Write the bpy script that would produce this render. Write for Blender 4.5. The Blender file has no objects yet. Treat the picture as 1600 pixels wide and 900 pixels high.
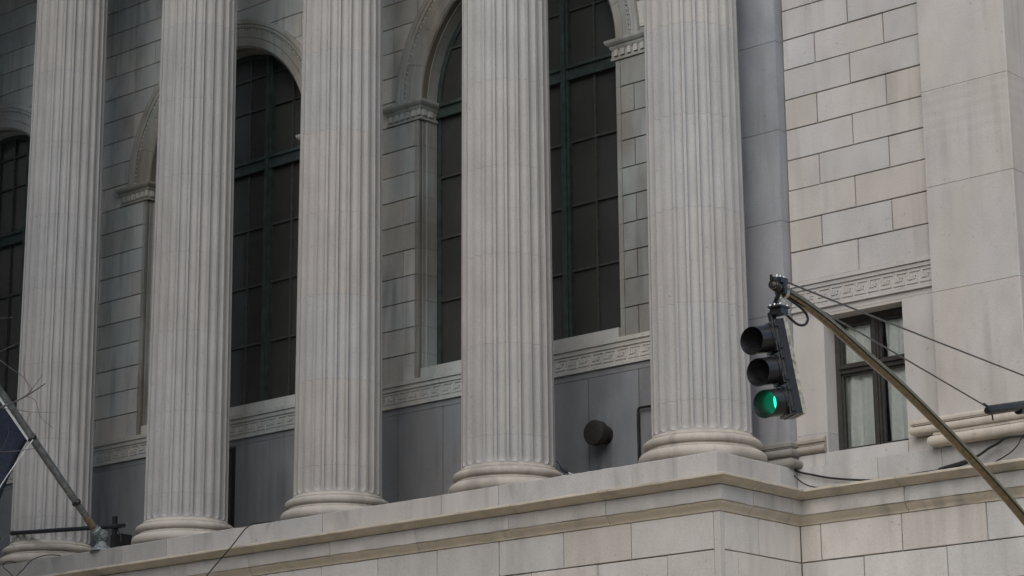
import bpy, bmesh, math, random
from mathutils import Vector, Matrix
random.seed(11)
R = math.radians
scene = bpy.context.scene
C = scene.collection

# ------------------------------------------------------------------ camera
GZ = -8.14                                     # street level; z = 0 is the top of the stylobate
cam_d = bpy.data.cameras.new('camera'); cam = bpy.data.objects.new('camera', cam_d); C.objects.link(cam)
_rt = Vector((0.75541847, 0.65519998, -0.00747837)); _up = Vector((0.17232912, -0.18765112, 0.96700038)); _fw = Vector((-0.63217531, 0.73177868, 0.25466515))
cam.matrix_world = Matrix(((_rt.x, _up.x, -_fw.x, 20.900), (_rt.y, _up.y, -_fw.y, -28.488), (_rt.z, _up.z, -_fw.z, -6.493), (0, 0, 0, 1)))
cam_d.sensor_width = 36; cam_d.lens = 84.75; cam_d.clip_start = 0.1; cam_d.clip_end = 3000
scene.camera = cam

# ------------------------------------------------------------------ sky, sun, exposure
SUN_EL, SUN_AZ = 44.0, 160.0                   # azimuth clockwise from +Y: the light comes over the street, almost straight from the front
world = bpy.data.worlds.new('World'); scene.world = world; world.use_nodes = True
wn, wl = world.node_tree.nodes, world.node_tree.links
sky = wn.new('ShaderNodeTexSky'); sky.sky_type = 'NISHITA'; sky.sun_disc = False
sky.sun_elevation = R(SUN_EL); sky.sun_rotation = R(SUN_AZ); sky.air_density = 1.0; sky.dust_density = 1.5
wl.new(sky.outputs[0], wn['Background'].inputs[0]); wn['Background'].inputs[1].default_value = 0.10
sun_d = bpy.data.lights.new('sun', 'SUN'); sun_d.energy = 1.5; sun_d.angle = R(75); sun_d.color = (1.0, 0.955, 0.90)
sun = bpy.data.objects.new('sun', sun_d); C.objects.link(sun)
sdir = Vector((math.sin(R(SUN_AZ)) * math.cos(R(SUN_EL)), math.cos(R(SUN_AZ)) * math.cos(R(SUN_EL)), math.sin(R(SUN_EL))))
sun.rotation_euler = sdir.to_track_quat('Z', 'Y').to_euler(); sun.location = (0, 0, 60)
vs = scene.view_settings; vs.view_transform = 'Standard'; vs.look = 'None'; vs.gamma = 1.0; vs.use_curve_mapping = False
vs.exposure = 0.72
scene.cycles.use_denoising = True; scene.cycles.use_adaptive_sampling = True; scene.cycles.adaptive_threshold = 0.02; scene.cycles.max_bounces = 6; scene.cycles.diffuse_bounces = 3

# ------------------------------------------------------------------ materials
def nodes(name):
    m = bpy.data.materials.new(name); m.use_nodes = True
    n, l = m.node_tree.nodes, m.node_tree.links
    return m, n, l, n['Principled BSDF']
def stone(name, col, dirt=(0.10, 0.10, 0.105), dirt_amt=0.45, streak=0.5, tint=None, tint_amt=0.0, rough=0.85, bump=0.25, edge=0.0):
    """limestone: object colour x grain x blotches x run-off streaks, in metres of the place"""
    m, n, l, b = nodes(name)
    geo = n.new('ShaderNodeNewGeometry'); oi = n.new('ShaderNodeObjectInfo')
    def noise(scale, det=4, vec=(1, 1, 1), rough_=0.55):
        mp = n.new('ShaderNodeMapping'); mp.inputs['Scale'].default_value = vec
        l.new(geo.outputs['Position'], mp.inputs['Vector'])
        t = n.new('ShaderNodeTexNoise'); t.inputs['Scale'].default_value = scale; t.inputs['Detail'].default_value = det; t.inputs['Roughness'].default_value = rough_
        l.new(mp.outputs[0], t.inputs['Vector']); return t.outputs['Fac']
    def ramp(fac, a, bb, lo=0.0, hi=1.0):
        r = n.new('ShaderNodeMapRange'); r.inputs['From Min'].default_value = a; r.inputs['From Max'].default_value = bb
        r.inputs['To Min'].default_value = lo; r.inputs['To Max'].default_value = hi; l.new(fac, r.inputs['Value']); return r.outputs[0]
    def mul(x, y):
        t = n.new('ShaderNodeMath'); t.operation = 'MULTIPLY'
        for i, v in enumerate((x, y)):
            if isinstance(v, (int, float)): t.inputs[i].default_value = v
            else: l.new(v, t.inputs[i])
        return t.outputs[0]
    def mix(fac, a, bb, mode='MIX'):
        t = n.new('ShaderNodeMix'); t.data_type = 'RGBA'; t.blend_type = mode
        for s, v in ((0, fac), (6, a), (7, bb)):
            if isinstance(v, (int, float)): t.inputs[s].default_value = v
            elif isinstance(v, tuple): t.inputs[s].default_value = (*v, 1)
            else: l.new(v, t.inputs[s])
        return t.outputs[2]
    c = mix(1.0, col, oi.outputs['Color'], 'MULTIPLY')
    grain = ramp(noise(60, 1), 0.3, 0.7, 0.92, 1.07)
    c = mix(1.0, c, mix(1.0, (1, 1, 1), grain, 'MULTIPLY'), 'MULTIPLY')
    vein = ramp(noise(2.4, 3, (1, 1, .6)), 0.35, 0.68, 0.93, 1.05)
    c = mix(1.0, c, mix(1.0, (1, 1, 1), vein, 'MULTIPLY'), 'MULTIPLY')
    if tint: c = mix(mul(ramp(noise(0.9, 3, (1, 1, .45)), 0.42, 0.62), tint_amt), c, tint)
    blot = mul(ramp(noise(1.3, 4, (1, 1, .5)), 0.52, 0.74), dirt_amt)
    strk = mul(mul(ramp(noise(4.5, 2, (1, 1, 0.06)), 0.48, 0.70), ramp(noise(0.7, 1), 0.40, 0.62)), streak)
    c = mix(blot, c, dirt); c = mix(strk, c, dirt)
    speck = ramp(noise(17, 1), 0.72, 0.80, 0, 0.4); c = mix(speck, c, dirt)
    l.new(c, b.inputs['Base Color']); b.inputs['Roughness'].default_value = rough
    b.inputs['Specular IOR Level'].default_value = 0.25
    bp = n.new('ShaderNodeBump'); bp.inputs['Strength'].default_value = bump; bp.inputs['Distance'].default_value = 0.01
    l.new(noise(30, 3), bp.inputs['Height']); l.new(bp.outputs[0], b.inputs['Normal'])
    return m
def plain(name, col, rough=0.5, metal=0.0, spec=0.5, vary=0.15, scale=14.0, emit=None, estr=0.0, bump=0.0):
    m, n, l, b = nodes(name)
    b.inputs['Roughness'].default_value = rough; b.inputs['Metallic'].default_value = metal; b.inputs['Specular IOR Level'].default_value = spec
    tc = n.new('ShaderNodeTexCoord'); t = n.new('ShaderNodeTexNoise'); t.inputs['Scale'].default_value = scale; t.inputs['Detail'].default_value = 5
    l.new(tc.outputs['Object'], t.inputs['Vector'])
    r = n.new('ShaderNodeMapRange'); r.inputs['From Min'].default_value = .3; r.inputs['From Max'].default_value = .7; r.inputs['To Min'].default_value = 1 - vary; r.inputs['To Max'].default_value = 1 + vary
    l.new(t.outputs['Fac'], r.inputs['Value'])
    mx = n.new('ShaderNodeMix'); mx.data_type = 'RGBA'; mx.blend_type = 'MULTIPLY'; mx.inputs[0].default_value = 1; mx.inputs[6].default_value = (*col, 1)
    l.new(r.outputs[0], mx.inputs[7]); l.new(mx.outputs[2], b.inputs['Base Color'])
    if emit: b.inputs['Emission Color'].default_value = (*emit, 1); b.inputs['Emission Strength'].default_value = estr
    if bump:
        bp = n.new('ShaderNodeBump'); bp.inputs['Strength'].default_value = bump; bp.inputs['Distance'].default_value = .004
        l.new(t.outputs['Fac'], bp.inputs['Height']); l.new(bp.outputs[0], b.inputs['Normal'])
    return m
LIME = (0.44, 0.40, 0.36)
M = {}
M['column'] = stone('column_limestone', (0.405, 0.394, 0.375), dirt=(0.17, 0.17, 0.165), dirt_amt=0.15, streak=0.14)
M['base'] = stone('base_limestone', (0.475, 0.435, 0.375), dirt=(0.11, 0.11, 0.11), dirt_amt=0.45, streak=0.30)  # warm street bounce on the mouldings is carried in this colour
M['ledge'] = stone('ledge_limestone', (0.495, 0.48, 0.455), dirt=(0.16, 0.16, 0.16), dirt_amt=0.26, streak=0.42)
M['basement'] = stone('basement_limestone', (0.56, 0.538, 0.50), dirt=(0.24, 0.22, 0.195), dirt_amt=0.25, streak=0.25)
M['portico'] = stone('portico_limestone', (0.56, 0.545, 0.50), dirt=(0.14, 0.14, 0.135), dirt_amt=0.4, streak=0.5, tint=(0.43, 0.50, 0.505), tint_amt=0.6)
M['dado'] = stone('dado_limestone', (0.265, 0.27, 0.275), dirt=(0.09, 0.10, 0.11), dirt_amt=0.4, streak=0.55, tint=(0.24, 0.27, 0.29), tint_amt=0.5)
M['wing'] = stone('wing_limestone', (0.465, 0.45, 0.43), dirt=(0.20, 0.18, 0.17), dirt_amt=0.25, streak=0.3, tint=(0.465, 0.42, 0.365), tint_amt=0.4)
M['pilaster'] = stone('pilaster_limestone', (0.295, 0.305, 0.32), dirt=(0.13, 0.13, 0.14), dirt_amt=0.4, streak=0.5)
M['joint'] = stone('joint_mortar', (0.21, 0.185, 0.155), dirt=(0.05, 0.05, 0.05), dirt_amt=0.6, streak=0.2)
M['soot'] = stone('sooted_limestone', (0.22, 0.21, 0.20), dirt=(0.03, 0.03, 0.03), dirt_amt=0.7, streak=0.5)
M['bronze'] = plain('green_bronze_frame', (0.042, 0.062, 0.056), rough=0.7, metal=0.1, vary=0.35, scale=6)
M['glass_dark'] = plain('dark_window_glass', (0.056, 0.057, 0.053), rough=0.06, spec=0.42, vary=0.15, scale=0.9)
M['muntin'] = plain('dark_bronze_bar', (0.054, 0.057, 0.053), rough=0.8, vary=0.3)
M['frame_dark'] = plain('dark_painted_frame', (0.035, 0.032, 0.028), rough=0.5, vary=0.3)
M['curtain'] = plain('curtain_cloth', (0.90, 0.92, 0.88), rough=0.95, vary=0.06, spec=0.1)
M['black'] = plain('black_paint', (0.018, 0.018, 0.019), rough=0.38, vary=0.4)
M['sunlit_edge'] = plain('painted_sunlit_edge', (0.34, 0.33, 0.26), rough=0.5, vary=0.5, scale=30)  # sunlight along the signal's edge, painted into the colour
M['visor'] = plain('black_visor_plastic', (0.019, 0.019, 0.020), rough=0.26, vary=0.3)
M['black_matt'] = plain('black_rubber', (0.012, 0.012, 0.012), rough=0.6)
M['bell'] = plain('dark_bronze_bell', (0.030, 0.028, 0.024), rough=0.6, vary=0.3)
M['steel'] = plain('weathered_arm_paint', (0.185, 0.152, 0.098), rough=0.12, metal=0.92, vary=0.25, scale=22)
M['wire'] = plain('galvanised_wire', (0.16, 0.15, 0.14), rough=0.35, metal=0.8)
M['bolt'] = plain('zinc_bolt', (0.5, 0.48, 0.44), rough=0.3, metal=0.9)
M['patina'] = plain('verdigris_bronze', (0.20, 0.225, 0.225), rough=0.6, metal=0.3, vary=0.5, scale=25, bump=0.5)
M['flagpole'] = plain('grey_flagpole', (0.16, 0.17, 0.17), rough=0.4, metal=0.4, vary=0.4, scale=9)
M['rust'] = plain('rusty_sleeve', (0.12, 0.09, 0.06), rough=0.8, vary=0.4, scale=20)
M['flag'] = plain('navy_flag_cloth', (0.028, 0.034, 0.052), rough=0.85, vary=0.2, spec=0.2)
M['flag_white'] = plain('white_canvas', (0.62, 0.63, 0.62), rough=0.9)
M['rope'] = plain('white_rope', (0.55, 0.56, 0.56), rough=0.9)
M['twig'] = plain('bare_bark', (0.10, 0.09, 0.085), rough=0.9, vary=0.4)
M['lens_off'] = plain('unlit_lens', (0.02, 0.012, 0.008), rough=0.2)
M['lens_on'] = plain('lit_green_lens', (0.0, 0.4, 0.25), rough=0.3, emit=(0.01, 0.95, 0.47), estr=1.6)
M['pigeon'] = plain('pigeon_feathers', (0.030, 0.033, 0.043), rough=0.7, vary=0.5, scale=30)
M['pigeon_pale'] = plain('pale_feathers', (0.42, 0.43, 0.45), rough=0.8)
M['asphalt'] = plain('asphalt', (0.05, 0.05, 0.05), rough=0.9, vary=0.3, scale=3)
M['bounce_road'] = plain('pale_bounce_road', (0.33, 0.285, 0.215), rough=0.9, vary=0.25, scale=1)  # unseen road, made pale and warm to throw light up the facade
M['paving'] = plain('pavement_concrete', (0.50, 0.425, 0.315), rough=0.9, vary=0.2, scale=2)  # unseen pavement, colour raised for warm light from below
M['kerb'] = plain('granite_kerb', (0.25, 0.25, 0.25), rough=0.8)
M['facade_tan'] = plain('tan_brick_facade', (0.40, 0.34, 0.27), rough=0.9, vary=0.15, scale=0.6)
M['facade_grey'] = plain('grey_stone_facade', (0.34, 0.32, 0.30), rough=0.9, vary=0.15, scale=0.6)
M['roof'] = plain('roofing_felt', (0.08, 0.08, 0.08), rough=0.95)
M['room'] = plain('dim_room_paint', (0.05, 0.045, 0.04), rough=0.9)
def thin_glass():
    m, n, l, b = nodes('window_glass')
    tr = n.new('ShaderNodeBsdfTransparent'); tr.inputs[0].default_value = (.92, .94, .92, 1)
    gl = n.new('ShaderNodeBsdfGlossy'); gl.inputs['Roughness'].default_value = 0.02
    lw = n.new('ShaderNodeFresnel'); lw.inputs['IOR'].default_value = 1.6
    mx = n.new('ShaderNodeMixShader'); l.new(lw.outputs[0], mx.inputs[0]); l.new(tr.outputs[0], mx.inputs[1]); l.new(gl.outputs[0], mx.inputs[2])
    l.new(mx.outputs[0], n['Material Output'].inputs[0]); n.remove(b); return m
M['glass'] = thin_glass()

# ------------------------------------------------------------------ mesh helpers
class MB:
    def __init__(s): s.v = []; s.f = []
    def add(s, vs_, fs):
        o = len(s.v); s.v += [tuple(v) for v in vs_]; s.f += [tuple(i + o for i in f) for f in fs]; return s
    def box(s, x0, x1, y0, y1, z0, z1):
        return s.add([(x0, y0, z0), (x1, y0, z0), (x1, y1, z0), (x0, y1, z0), (x0, y0, z1), (x1, y0, z1), (x1, y1, z1), (x0, y1, z1)],
                     [(0, 3, 2, 1), (4, 5, 6, 7), (0, 1, 5, 4), (1, 2, 6, 5), (2, 3, 7, 6), (3, 0, 4, 7)])
    def loops(s, ls, close=True, cap0=False, cap1=False):
        k = len(ls[0]); o = len(s.v)
        for L in ls: s.v += [tuple(p) for p in L]
        for i in range(len(ls) - 1):
            for j in range(k if close else k - 1):
                a = o + i * k + j; b = o + i * k + (j + 1) % k; s.f.append((a, b, b + k, a + k))
        if cap0: s.f.append(tuple(o + j for j in range(k))[::-1])
        if cap1: s.f.append(tuple(o + (len(ls) - 1) * k + j for j in range(k)))
        return s
    def lathe(s, prof, c=(0, 0, 0), axis=(0, 0, 1), seg=48, cap=True):
        ax = Vector(axis).normalized(); q = ax.to_track_quat('Z', 'Y'); c = Vector(c)
        ls = [[c + q @ Vector((r * math.cos(2 * math.pi * j / seg), r * math.sin(2 * math.pi * j / seg), z)) for j in range(seg)] for r, z in prof]
        return s.loops(ls, True, cap, cap)
    def tube(s, pts, rad, seg=8):
        pts = [Vector(p) for p in pts]; n_ = len(pts); ls = []
        prev = None
        for i, p in enumerate(pts):
            d = (pts[min(i + 1, n_ - 1)] - pts[max(i - 1, 0)]).normalized()
            if prev is None:
                u = d.orthogonal().normalized()
            else:
                u = (prev - d * prev.dot(d)).normalized()
            prev = u; w = d.cross(u)
            r = rad if isinstance(rad, (int, float)) else rad[0] + (rad[1] - rad[0]) * i / max(1, n_ - 1) if isinstance(rad, tuple) else rad[i]
            ls.append([p + u * (r * math.cos(2 * math.pi * j / seg)) + w * (r * math.sin(2 * math.pi * j / seg)) for j in range(seg)])
        return s.loops(ls, True, True, True)
    def mesh(s, name, smooth=None):
        me = bpy.data.meshes.new(name); me.from_pydata(s.v, [], s.f); me.update()
        if smooth is not None:
            me.shade_smooth(); me.set_sharp_from_angle(angle=R(smooth))
        return me
def smooth_pts(pts, n_=6):
    """Catmull-Rom through the points"""
    P = [Vector(p) for p in pts]; P = [P[0] * 2 - P[1]] + P + [P[-1] * 2 - P[-2]]; out = []
    for i in range(1, len(P) - 2):
        for k in range(n_):
            t = k / n_; a, b, c, d = P[i - 1:i + 3]
            out.append(0.5 * ((2 * b) + (c - a) * t + (2 * a - 5 * b + 4 * c - d) * t * t + (3 * b - a - 3 * c + d) * t ** 3))
    return out + [P[-2]]
def link(name, data, mat, parent=None, color=None):
    o = bpy.data.objects.new(name, data); C.objects.link(o)
    if data is not None and mat is not None and not data.materials: data.materials.append(M[mat] if isinstance(mat, str) else mat)
    if parent is not None:
        o.parent = parent; o.matrix_parent_inverse = Matrix.Translation(-Vector(parent['_w'])) if '_w' in parent else Matrix.Identity(4)
    if color: o.color = (*color, 1)
    return o
def ob(name, mb, mat, parent=None, color=None, smooth=None):
    return link(name, mb.mesh(name, smooth), mat, parent, color)
def root(name, loc, label, cat, group=None):
    o = bpy.data.objects.new(name, None); C.objects.link(o); o.location = loc; o.empty_display_size = .3
    o['_w'] = list(loc); o['label'] = label; o['category'] = cat
    if group: o['group'] = group
    return o
def tag(o, label, cat, group=None):
    o['label'] = label; o['category'] = cat
    if group: o['group'] = group
    return o
def kind(o, k): o['kind'] = k; return o
def tone(lo=.90, hi=1.06, warm=.03):
    t = random.uniform(lo, hi); w = random.uniform(-warm, warm); return (t * (1 + w), t, t * (1 - w))
def inset(poly, d):
    n_ = len(poly); out = []
    for i in range(n_):
        a, b, c = Vector(poly[i - 1]), Vector(poly[i]), Vector(poly[(i + 1) % n_])
        e1 = (b - a); e2 = (c - b)
        if e1.length < 1e-7 or e2.length < 1e-7: out.append(tuple(b)); continue
        e1.normalize(); e2.normalize(); n1 = Vector((-e1.y, e1.x)); n2 = Vector((-e2.y, e2.x)); m = n1 + n2
        k = max(0.35, m.length_squared / 2); out.append(tuple(b + m * (d / (2 * k) * 1.0)))
    return out
def prism(poly, Mf, w0, w1, c=0.0):
    """polygon (counter-clockwise u,v) extruded from depth w0 (back) to w1 (front), chamfered front edge"""
    mb = MB(); ls = [[Mf(u, v, w0) for u, v in poly], [Mf(u, v, w1 - c) for u, v in poly]]
    if c: ls.append([Mf(u, v, w1) for u, v in inset(poly, c)])
    return mb.loops(ls, True, True, True)
def rectj(u0, u1, v0, v1, j=.0028):
    return [(u + random.uniform(-j, j), v + random.uniform(-j, j)) for u, v in ((u0, v0), (u1, v0), (u1, v1), (u0, v1))]
def rect(u0, u1, v0, v1): return [(u0, v0), (u1, v0), (u1, v1), (u0, v1)]
def face_y(Y): return lambda u, v, w: (u, Y - w, v)          # faces the street (-Y)
def face_x(X): return lambda u, v, w: (X + w, u, v)          # faces +X

# ------------------------------------------------------------------ dimensions (metres)
S = 3.818; NCOL = 6                                            # column spacing
A_, B_, W_ = 0.96, 0.963, 1.038                                # stylobate corner, stylobate face, wing plinth face
D_ = 2.427                                                     # face of the portico wall
YW = 1.10                                                      # face of the wing wall
XL, XR = -23.6, 13.0
Z_ROOF = 18.2

# ------------------------------------------------------------------ the street
def sheet(name, x0, x1, y0, y1, z, mat):
    return kind(ob(name, MB().add([(x0, y0, z), (x1, y0, z), (x1, y1, z), (x0, y1, z)], [(0, 1, 2, 3)]), mat), 'structure')
sheet('ground', -900, 900, -900, 900, GZ - .02, 'asphalt')
sheet('road', -300, 300, -24.0, -7.0, GZ - .012, 'bounce_road')
kind(ob('pavement', MB().box(-300, 300, -6.8, -0.9, GZ - .02, GZ + .13), 'paving'), 'structure')
kind(ob('kerb', MB().box(-300, 300, -7.0, -6.8, GZ - .02, GZ + .134), 'kerb'), 'structure')
kind(ob('far_pavement', MB().box(-300, 300, -31, -24.2, GZ - .02, GZ + .13), 'paving'), 'structure')
kind(ob('far_kerb', MB().box(-300, 300, -24.2, -24.0, GZ - .02, GZ + .134), 'kerb'), 'structure')
def street_block(x0, x1, y0, h, mat, label, nx, nz):  # unseen blocks, added and sized to shape the light on the facade
    r = root('added_office_block', ((x0 + x1) / 2, y0, GZ), label, 'building')
    ob('wall', MB().box(x0, x1, y0 - 14, y0, GZ, GZ + h), mat, r)
    ob('roof', MB().box(x0 - .3, x1 + .3, y0 - 14.3, y0 + .5, GZ + h, GZ + h + .8), mat, r)
    px, pz = (x1 - x0) / nx, (h - 4) / nz
    wm = MB().box(-px * .22, px * .22, 0, .06, 0, pz * .55).mesh('window')
    for i in range(nx):
        for k in range(nz):
            o = link('window', wm, 'glass_dark', r); o.location = (x0 + (i + .5) * px, y0, GZ + 4 + k * pz)
street_block(-90, -5, -31, 92, 'facade_grey', 'unseen tall grey block added across the street to shade the left columns', 12, 14)
street_block(-4, 12, -31, 20, 'facade_tan', 'unseen tan brick block added across the street to shape the light', 9, 6)
street_block(28, 66, -31, 24, 'facade_grey', 'unseen grey stone block added beyond the crossing to shape the light', 9, 7)

# ------------------------------------------------------------------ the building
bld = root('columned_building', (-5, 2.4, GZ), 'weathered limestone building with fluted columns on a high ledge and a plain wing', 'building')
ob('core', MB().box(XL, XR, 3.9, 26, GZ, Z_ROOF), 'soot', bld)
ob('roof', MB().box(XL, XR + .2, -1.0, 26, Z_ROOF + .004, Z_ROOF + .5), 'roof', bld)
ob('end_wall', MB().box(XR, XR + .2, 1.2, 3.9, GZ, Z_ROOF), 'wing', bld)
ob('end_wall', MB().box(XL - .2, XL, -.9, 3.9, GZ, Z_ROOF), 'wing', bld)

# --- entablature and porch ceiling (above the frame, they shade the porch)
ent = ob('entablature', MB().box(XL, 1.05, -.80, .80, 14.35, 16.6), 'column', bld)
ob('entablature_cornice', MB().box(XL, 1.6, -1.5, .8, 16.604, 17.3), 'column', ent)
ob('porch_ceiling', MB().box(XL, .9, .804, D_ + .5, 14.6, 14.9), 'portico', bld)
ob('attic', MB().box(XL, XR, .804, 3.896, 16.0, Z_ROOF), 'wing', bld)

# --- columns
NF = 24
def flute_ring(r, cx, z, depth=.074, open_=1.0):
    pts = []; pitch = 2 * math.pi / NF; half = pitch * .395 * open_
    for k in range(NF):
        a0 = k * pitch
        for u in (-1, -.93, -.72, -.38, 0, .38, .72, .93, 1):
            rr = r - depth * (open_ ** .6) * math.sqrt(max(0, 1 - u * u)); a = a0 + half * u
            pts.append((rr * math.cos(a), rr * math.sin(a), z))
    return pts
def rad(z): return .75 * (1 - .0052 * z - .00006 * z * z)
JZ = [0.90 + 1.4715 * k for k in range(9)]                    # drum joints
def drum_mesh(z0, z1, first=False, last=False):
    g = .0014; ls = []
    if first:
        for z, o_ in ((.455, .02), (.462, .36), (.475, .60), (.495, .82), (.52, .96), (.545, 1.0), (.60, 1.0)):
            ls.append(flute_ring(rad(z) + (.012 if z < .46 else 0), 0, z, open_=o_))
    else:
        ls.append(flute_ring(rad(z0), 0, z0 + g))
    zt = z1 - g
    ls.append(flute_ring(rad(z1), 0, zt))
    mb = MB(); mb.loops(ls, True, False, False)
    return mb.mesh('drum', 38)
zs = [.455] + JZ[:9]
drum_meshes = [drum_mesh(zs[i], zs[i + 1], i == 0) for i in range(len(zs) - 1)]
def torus_prof(r, z0, z1, n_=9, k=1.0):
    h = (z1 - z0) / 2; zc = (z0 + z1) / 2
    return [(r - h * k + h * k * math.cos(t), zc + h * math.sin(t)) for t in [-math.pi / 2 + math.pi * i / (n_ - 1) for i in range(n_)]]
base_prof = ([(.84, 0)] + torus_prof(.957, .002, .195) + [(.862, .198), (.862, .212), (.845, .222), (.838, .232), (.845, .242), (.852, .246)]
             + torus_prof(.888, .247, .372, k=.9) + [(.815, .374), (.815, .398), (.80, .402), (.775, .418), (.76, .436), (.752, .456), (.70, .457)])
base_mesh = MB().lathe(base_prof, seg=72).mesh('base', 42)
cap_mesh = MB().lathe([(rad(12.7), 12.672), (rad(12.7) + .05, 12.70), (rad(12.7) + .05, 12.76), (rad(12.7), 12.78), (.66, 13.2), (.70, 13.6), (.80, 13.95), (.92, 14.05)], seg=48).box(-.95, .95, -.95, .95, 14.055, 14.346).mesh('capital', 40)
core_mesh = MB().lathe([(.662, .01), (.598, 12.9)], seg=48).mesh('column')
for m_, mn in ((base_mesh, 'base'), (cap_mesh, 'column'), (core_mesh, 'joint'), *((d_, 'column') for d_ in drum_meshes)):
    m_.materials.append(M[mn])
turns = {}
for i in range(NCOL):
    col = link('column', core_mesh, 'joint', bld); col.location = (-i * S, 0, 0)
    ct = 1.0 - .015 * i  # shade on the columns further left, painted into their tone
    def sub(name, me, mat, c):
        o = bpy.data.objects.new(name, me); C.objects.link(o); o.parent = col; o.color = (*c, 1); return o
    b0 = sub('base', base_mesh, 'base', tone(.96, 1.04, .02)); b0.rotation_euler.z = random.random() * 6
    for d_ in drum_meshes:
        t = random.uniform(.97, 1.03) * ct; w = random.uniform(-.02, .02)
        o = sub('drum', d_, 'column', (t * (1 + w), t, t * (1 - w))); o.rotation_euler.z = R(3.2)
    sub('capital', cap_mesh, 'column', (1, 1, 1))

# --- stylobate blocks and cornice, swept round the corner
def path_offset(path, d):
    """plan polyline along the wall (street side on the right-hand normal), offset outwards by d"""
    out = []; n_ = len(path)
    for i, p in enumerate(path):
        nm = []
        for a, b in ((i - 1, i), (i, i + 1)):
            if a < 0 or b >= n_: continue
            e = Vector(path[b]) - Vector(path[a]); e.normalize(); nm.append(Vector((e.y, -e.x)))
        if len(nm) == 1: o = nm[0]
        else: o = nm[0] + nm[1]; o = o / (o.length_squared / 2)
        out.append((p[0] + o.x * d, p[1] + o.y * d))
    return out
def densify(path, st=.16):
    out = []
    for a, b in zip(path[:-1], path[1:]):
        n_ = max(1, int((Vector(b) - Vector(a)).length / st))
        out += [(a[0] + (b[0] - a[0]) * k / n_, a[1] + (b[1] - a[1]) * k / n_) for k in range(n_)]
    return out + [path[-1]]
def worn_sweep(path, prof, lo=-.05, wear=.0022):
    """swept stone whose arrises wander by a few millimetres and are chipped here and there"""
    path = densify(path); ls = []
    offs = [path_offset(path, d) for d, z in prof]
    for k in range(len(path)):
        chip = random.uniform(.006, .016) if random.random() < .07 else 0; row_ = []
        for j, (d, z) in enumerate(prof):
            e = 0 if d < lo else random.gauss(0, wear) - (chip if random.random() < .4 else 0)
            x, y = offs[j][k]; x0_, y0_ = path[k]; L = max(1e-6, abs(d))
            row_.append((x + (x - x0_) / L * e * (1 if d >= 0 else -1), y + (y - y0_) / L * e * (1 if d >= 0 else -1), z + (0 if d < lo else random.gauss(0, wear * .7))))
        ls.append(row_)
    return MB().loops(ls, True, True, True)
def sweep(path, prof):
    mb = MB(); ls = []
    offs = [path_offset(path, d) for d, z in prof]
    for k in range(len(path)): ls.append([(offs[j][k][0], offs[j][k][1], prof[j][1]) for j in range(len(prof))])
    return mb.loops(ls, True, True, True)
def jog(pr, e): return [(d + e if d > -.2 else d, z) for d, z in pr]
def split_path(xs_front, ys_ret, xs_wing, gap=.009):
    """stones along the front, round the corner, along the return, round the inner corner, along the wing"""
    g = gap / 2; out = []
    for a, b in zip(xs_front[:-1], xs_front[1:]): out.append([(a + g, -B_), (b - g, -B_)])
    if ys_ret:
        out.append([(xs_front[-1] + g, -B_), (A_, -B_), (A_, ys_ret[0] - g)])
        for a, b in zip(ys_ret[:-1], ys_ret[1:]): out.append([(A_, a + g), (A_, b - g)])
        out.append([(A_, ys_ret[-1] + g), (A_, W_), (xs_wing[0] - g, W_)])
    for a, b in zip(xs_wing[:-1], xs_wing[1:]): out.append([(a + g, W_), (b - g, W_)])
    return out
upper = [(-.30, -.372), (-.02, -.37), (.352, -.388), (.362, -.394), (.362, -.424), (.348, -.430), (.330, -.434), (.312, -.446), (.285, -.462), (.250, -.478), (.222, -.490), (.200, -.502), (.196, -.509), (.150, -.509), (-.30, -.509)]
fascia = [(-.30, -.516), (.172, -.516), (.180, -.523), (.180, -.728), (.176, -.735), (-.30, -.735)]
bed = [(-.30, -.7375), (.160, -.7375), (.156, -.752), (.142, -.772), (.118, -.800), (.094, -.828), (.080, -.850), (.076, -.868), (.050, -.874), (-.30, -.874)]
cor = ob('cornice', sweep([(XL, -B_), (A_, -B_), (A_, W_), (XR, W_)], [(-.30, -.38), (.02, -.38), (.02, -.872), (-.30, -.872)]), 'joint', bld)
jx = lambda x0, st, n_: [x0 + st * k for k in range(n_)]
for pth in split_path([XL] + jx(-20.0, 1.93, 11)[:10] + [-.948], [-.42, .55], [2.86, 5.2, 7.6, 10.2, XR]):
    ob('cornice_stone', worn_sweep(pth, jog(upper, random.uniform(-.004, .004))), 'ledge', cor, (lambda t: (t * 1.05, t * .97, t * .84))(random.uniform(.98, 1.08)), 32)  # warm light bounced up under the ledge is painted into the tint
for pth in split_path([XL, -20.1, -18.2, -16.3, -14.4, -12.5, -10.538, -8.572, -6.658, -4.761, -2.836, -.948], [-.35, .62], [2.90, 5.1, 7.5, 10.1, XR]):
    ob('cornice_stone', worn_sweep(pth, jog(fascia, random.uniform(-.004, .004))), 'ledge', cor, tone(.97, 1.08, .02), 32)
    ob('bed_moulding', worn_sweep(pth, jog(bed, random.uniform(-.003, .003))), 'ledge', cor, (lambda t: (t * 1.06, t * .97, t * .82))(random.uniform(1.0, 1.1)), 32)  # bed moulding tint also carries painted warm bounce from the street
sty = ob('stylobate', MB().box(XL, A_ - .05, -B_ + .05, D_ - .002, -.9, -.012), 'joint', bld)
for pth in split_path([XL, -20.5, -17.7, -14.89, -12.039, -10.848, -8.171, -7.009, -4.369, -3.183, -.575], None, [W_, W_]):
    if pth[0][1] > 0: continue
    e = random.uniform(-.003, .003)
    ob('stylobate_block', worn_sweep(pth, [(-.60, 0), (e - .008, 0), (e, -.008), (e, -.368), (-.60, -.368)]), 'ledge', sty, tone(.88, 1.0, .02) if pth[0][0] > -10.9 else tone(.66, .76, .01))
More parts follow.
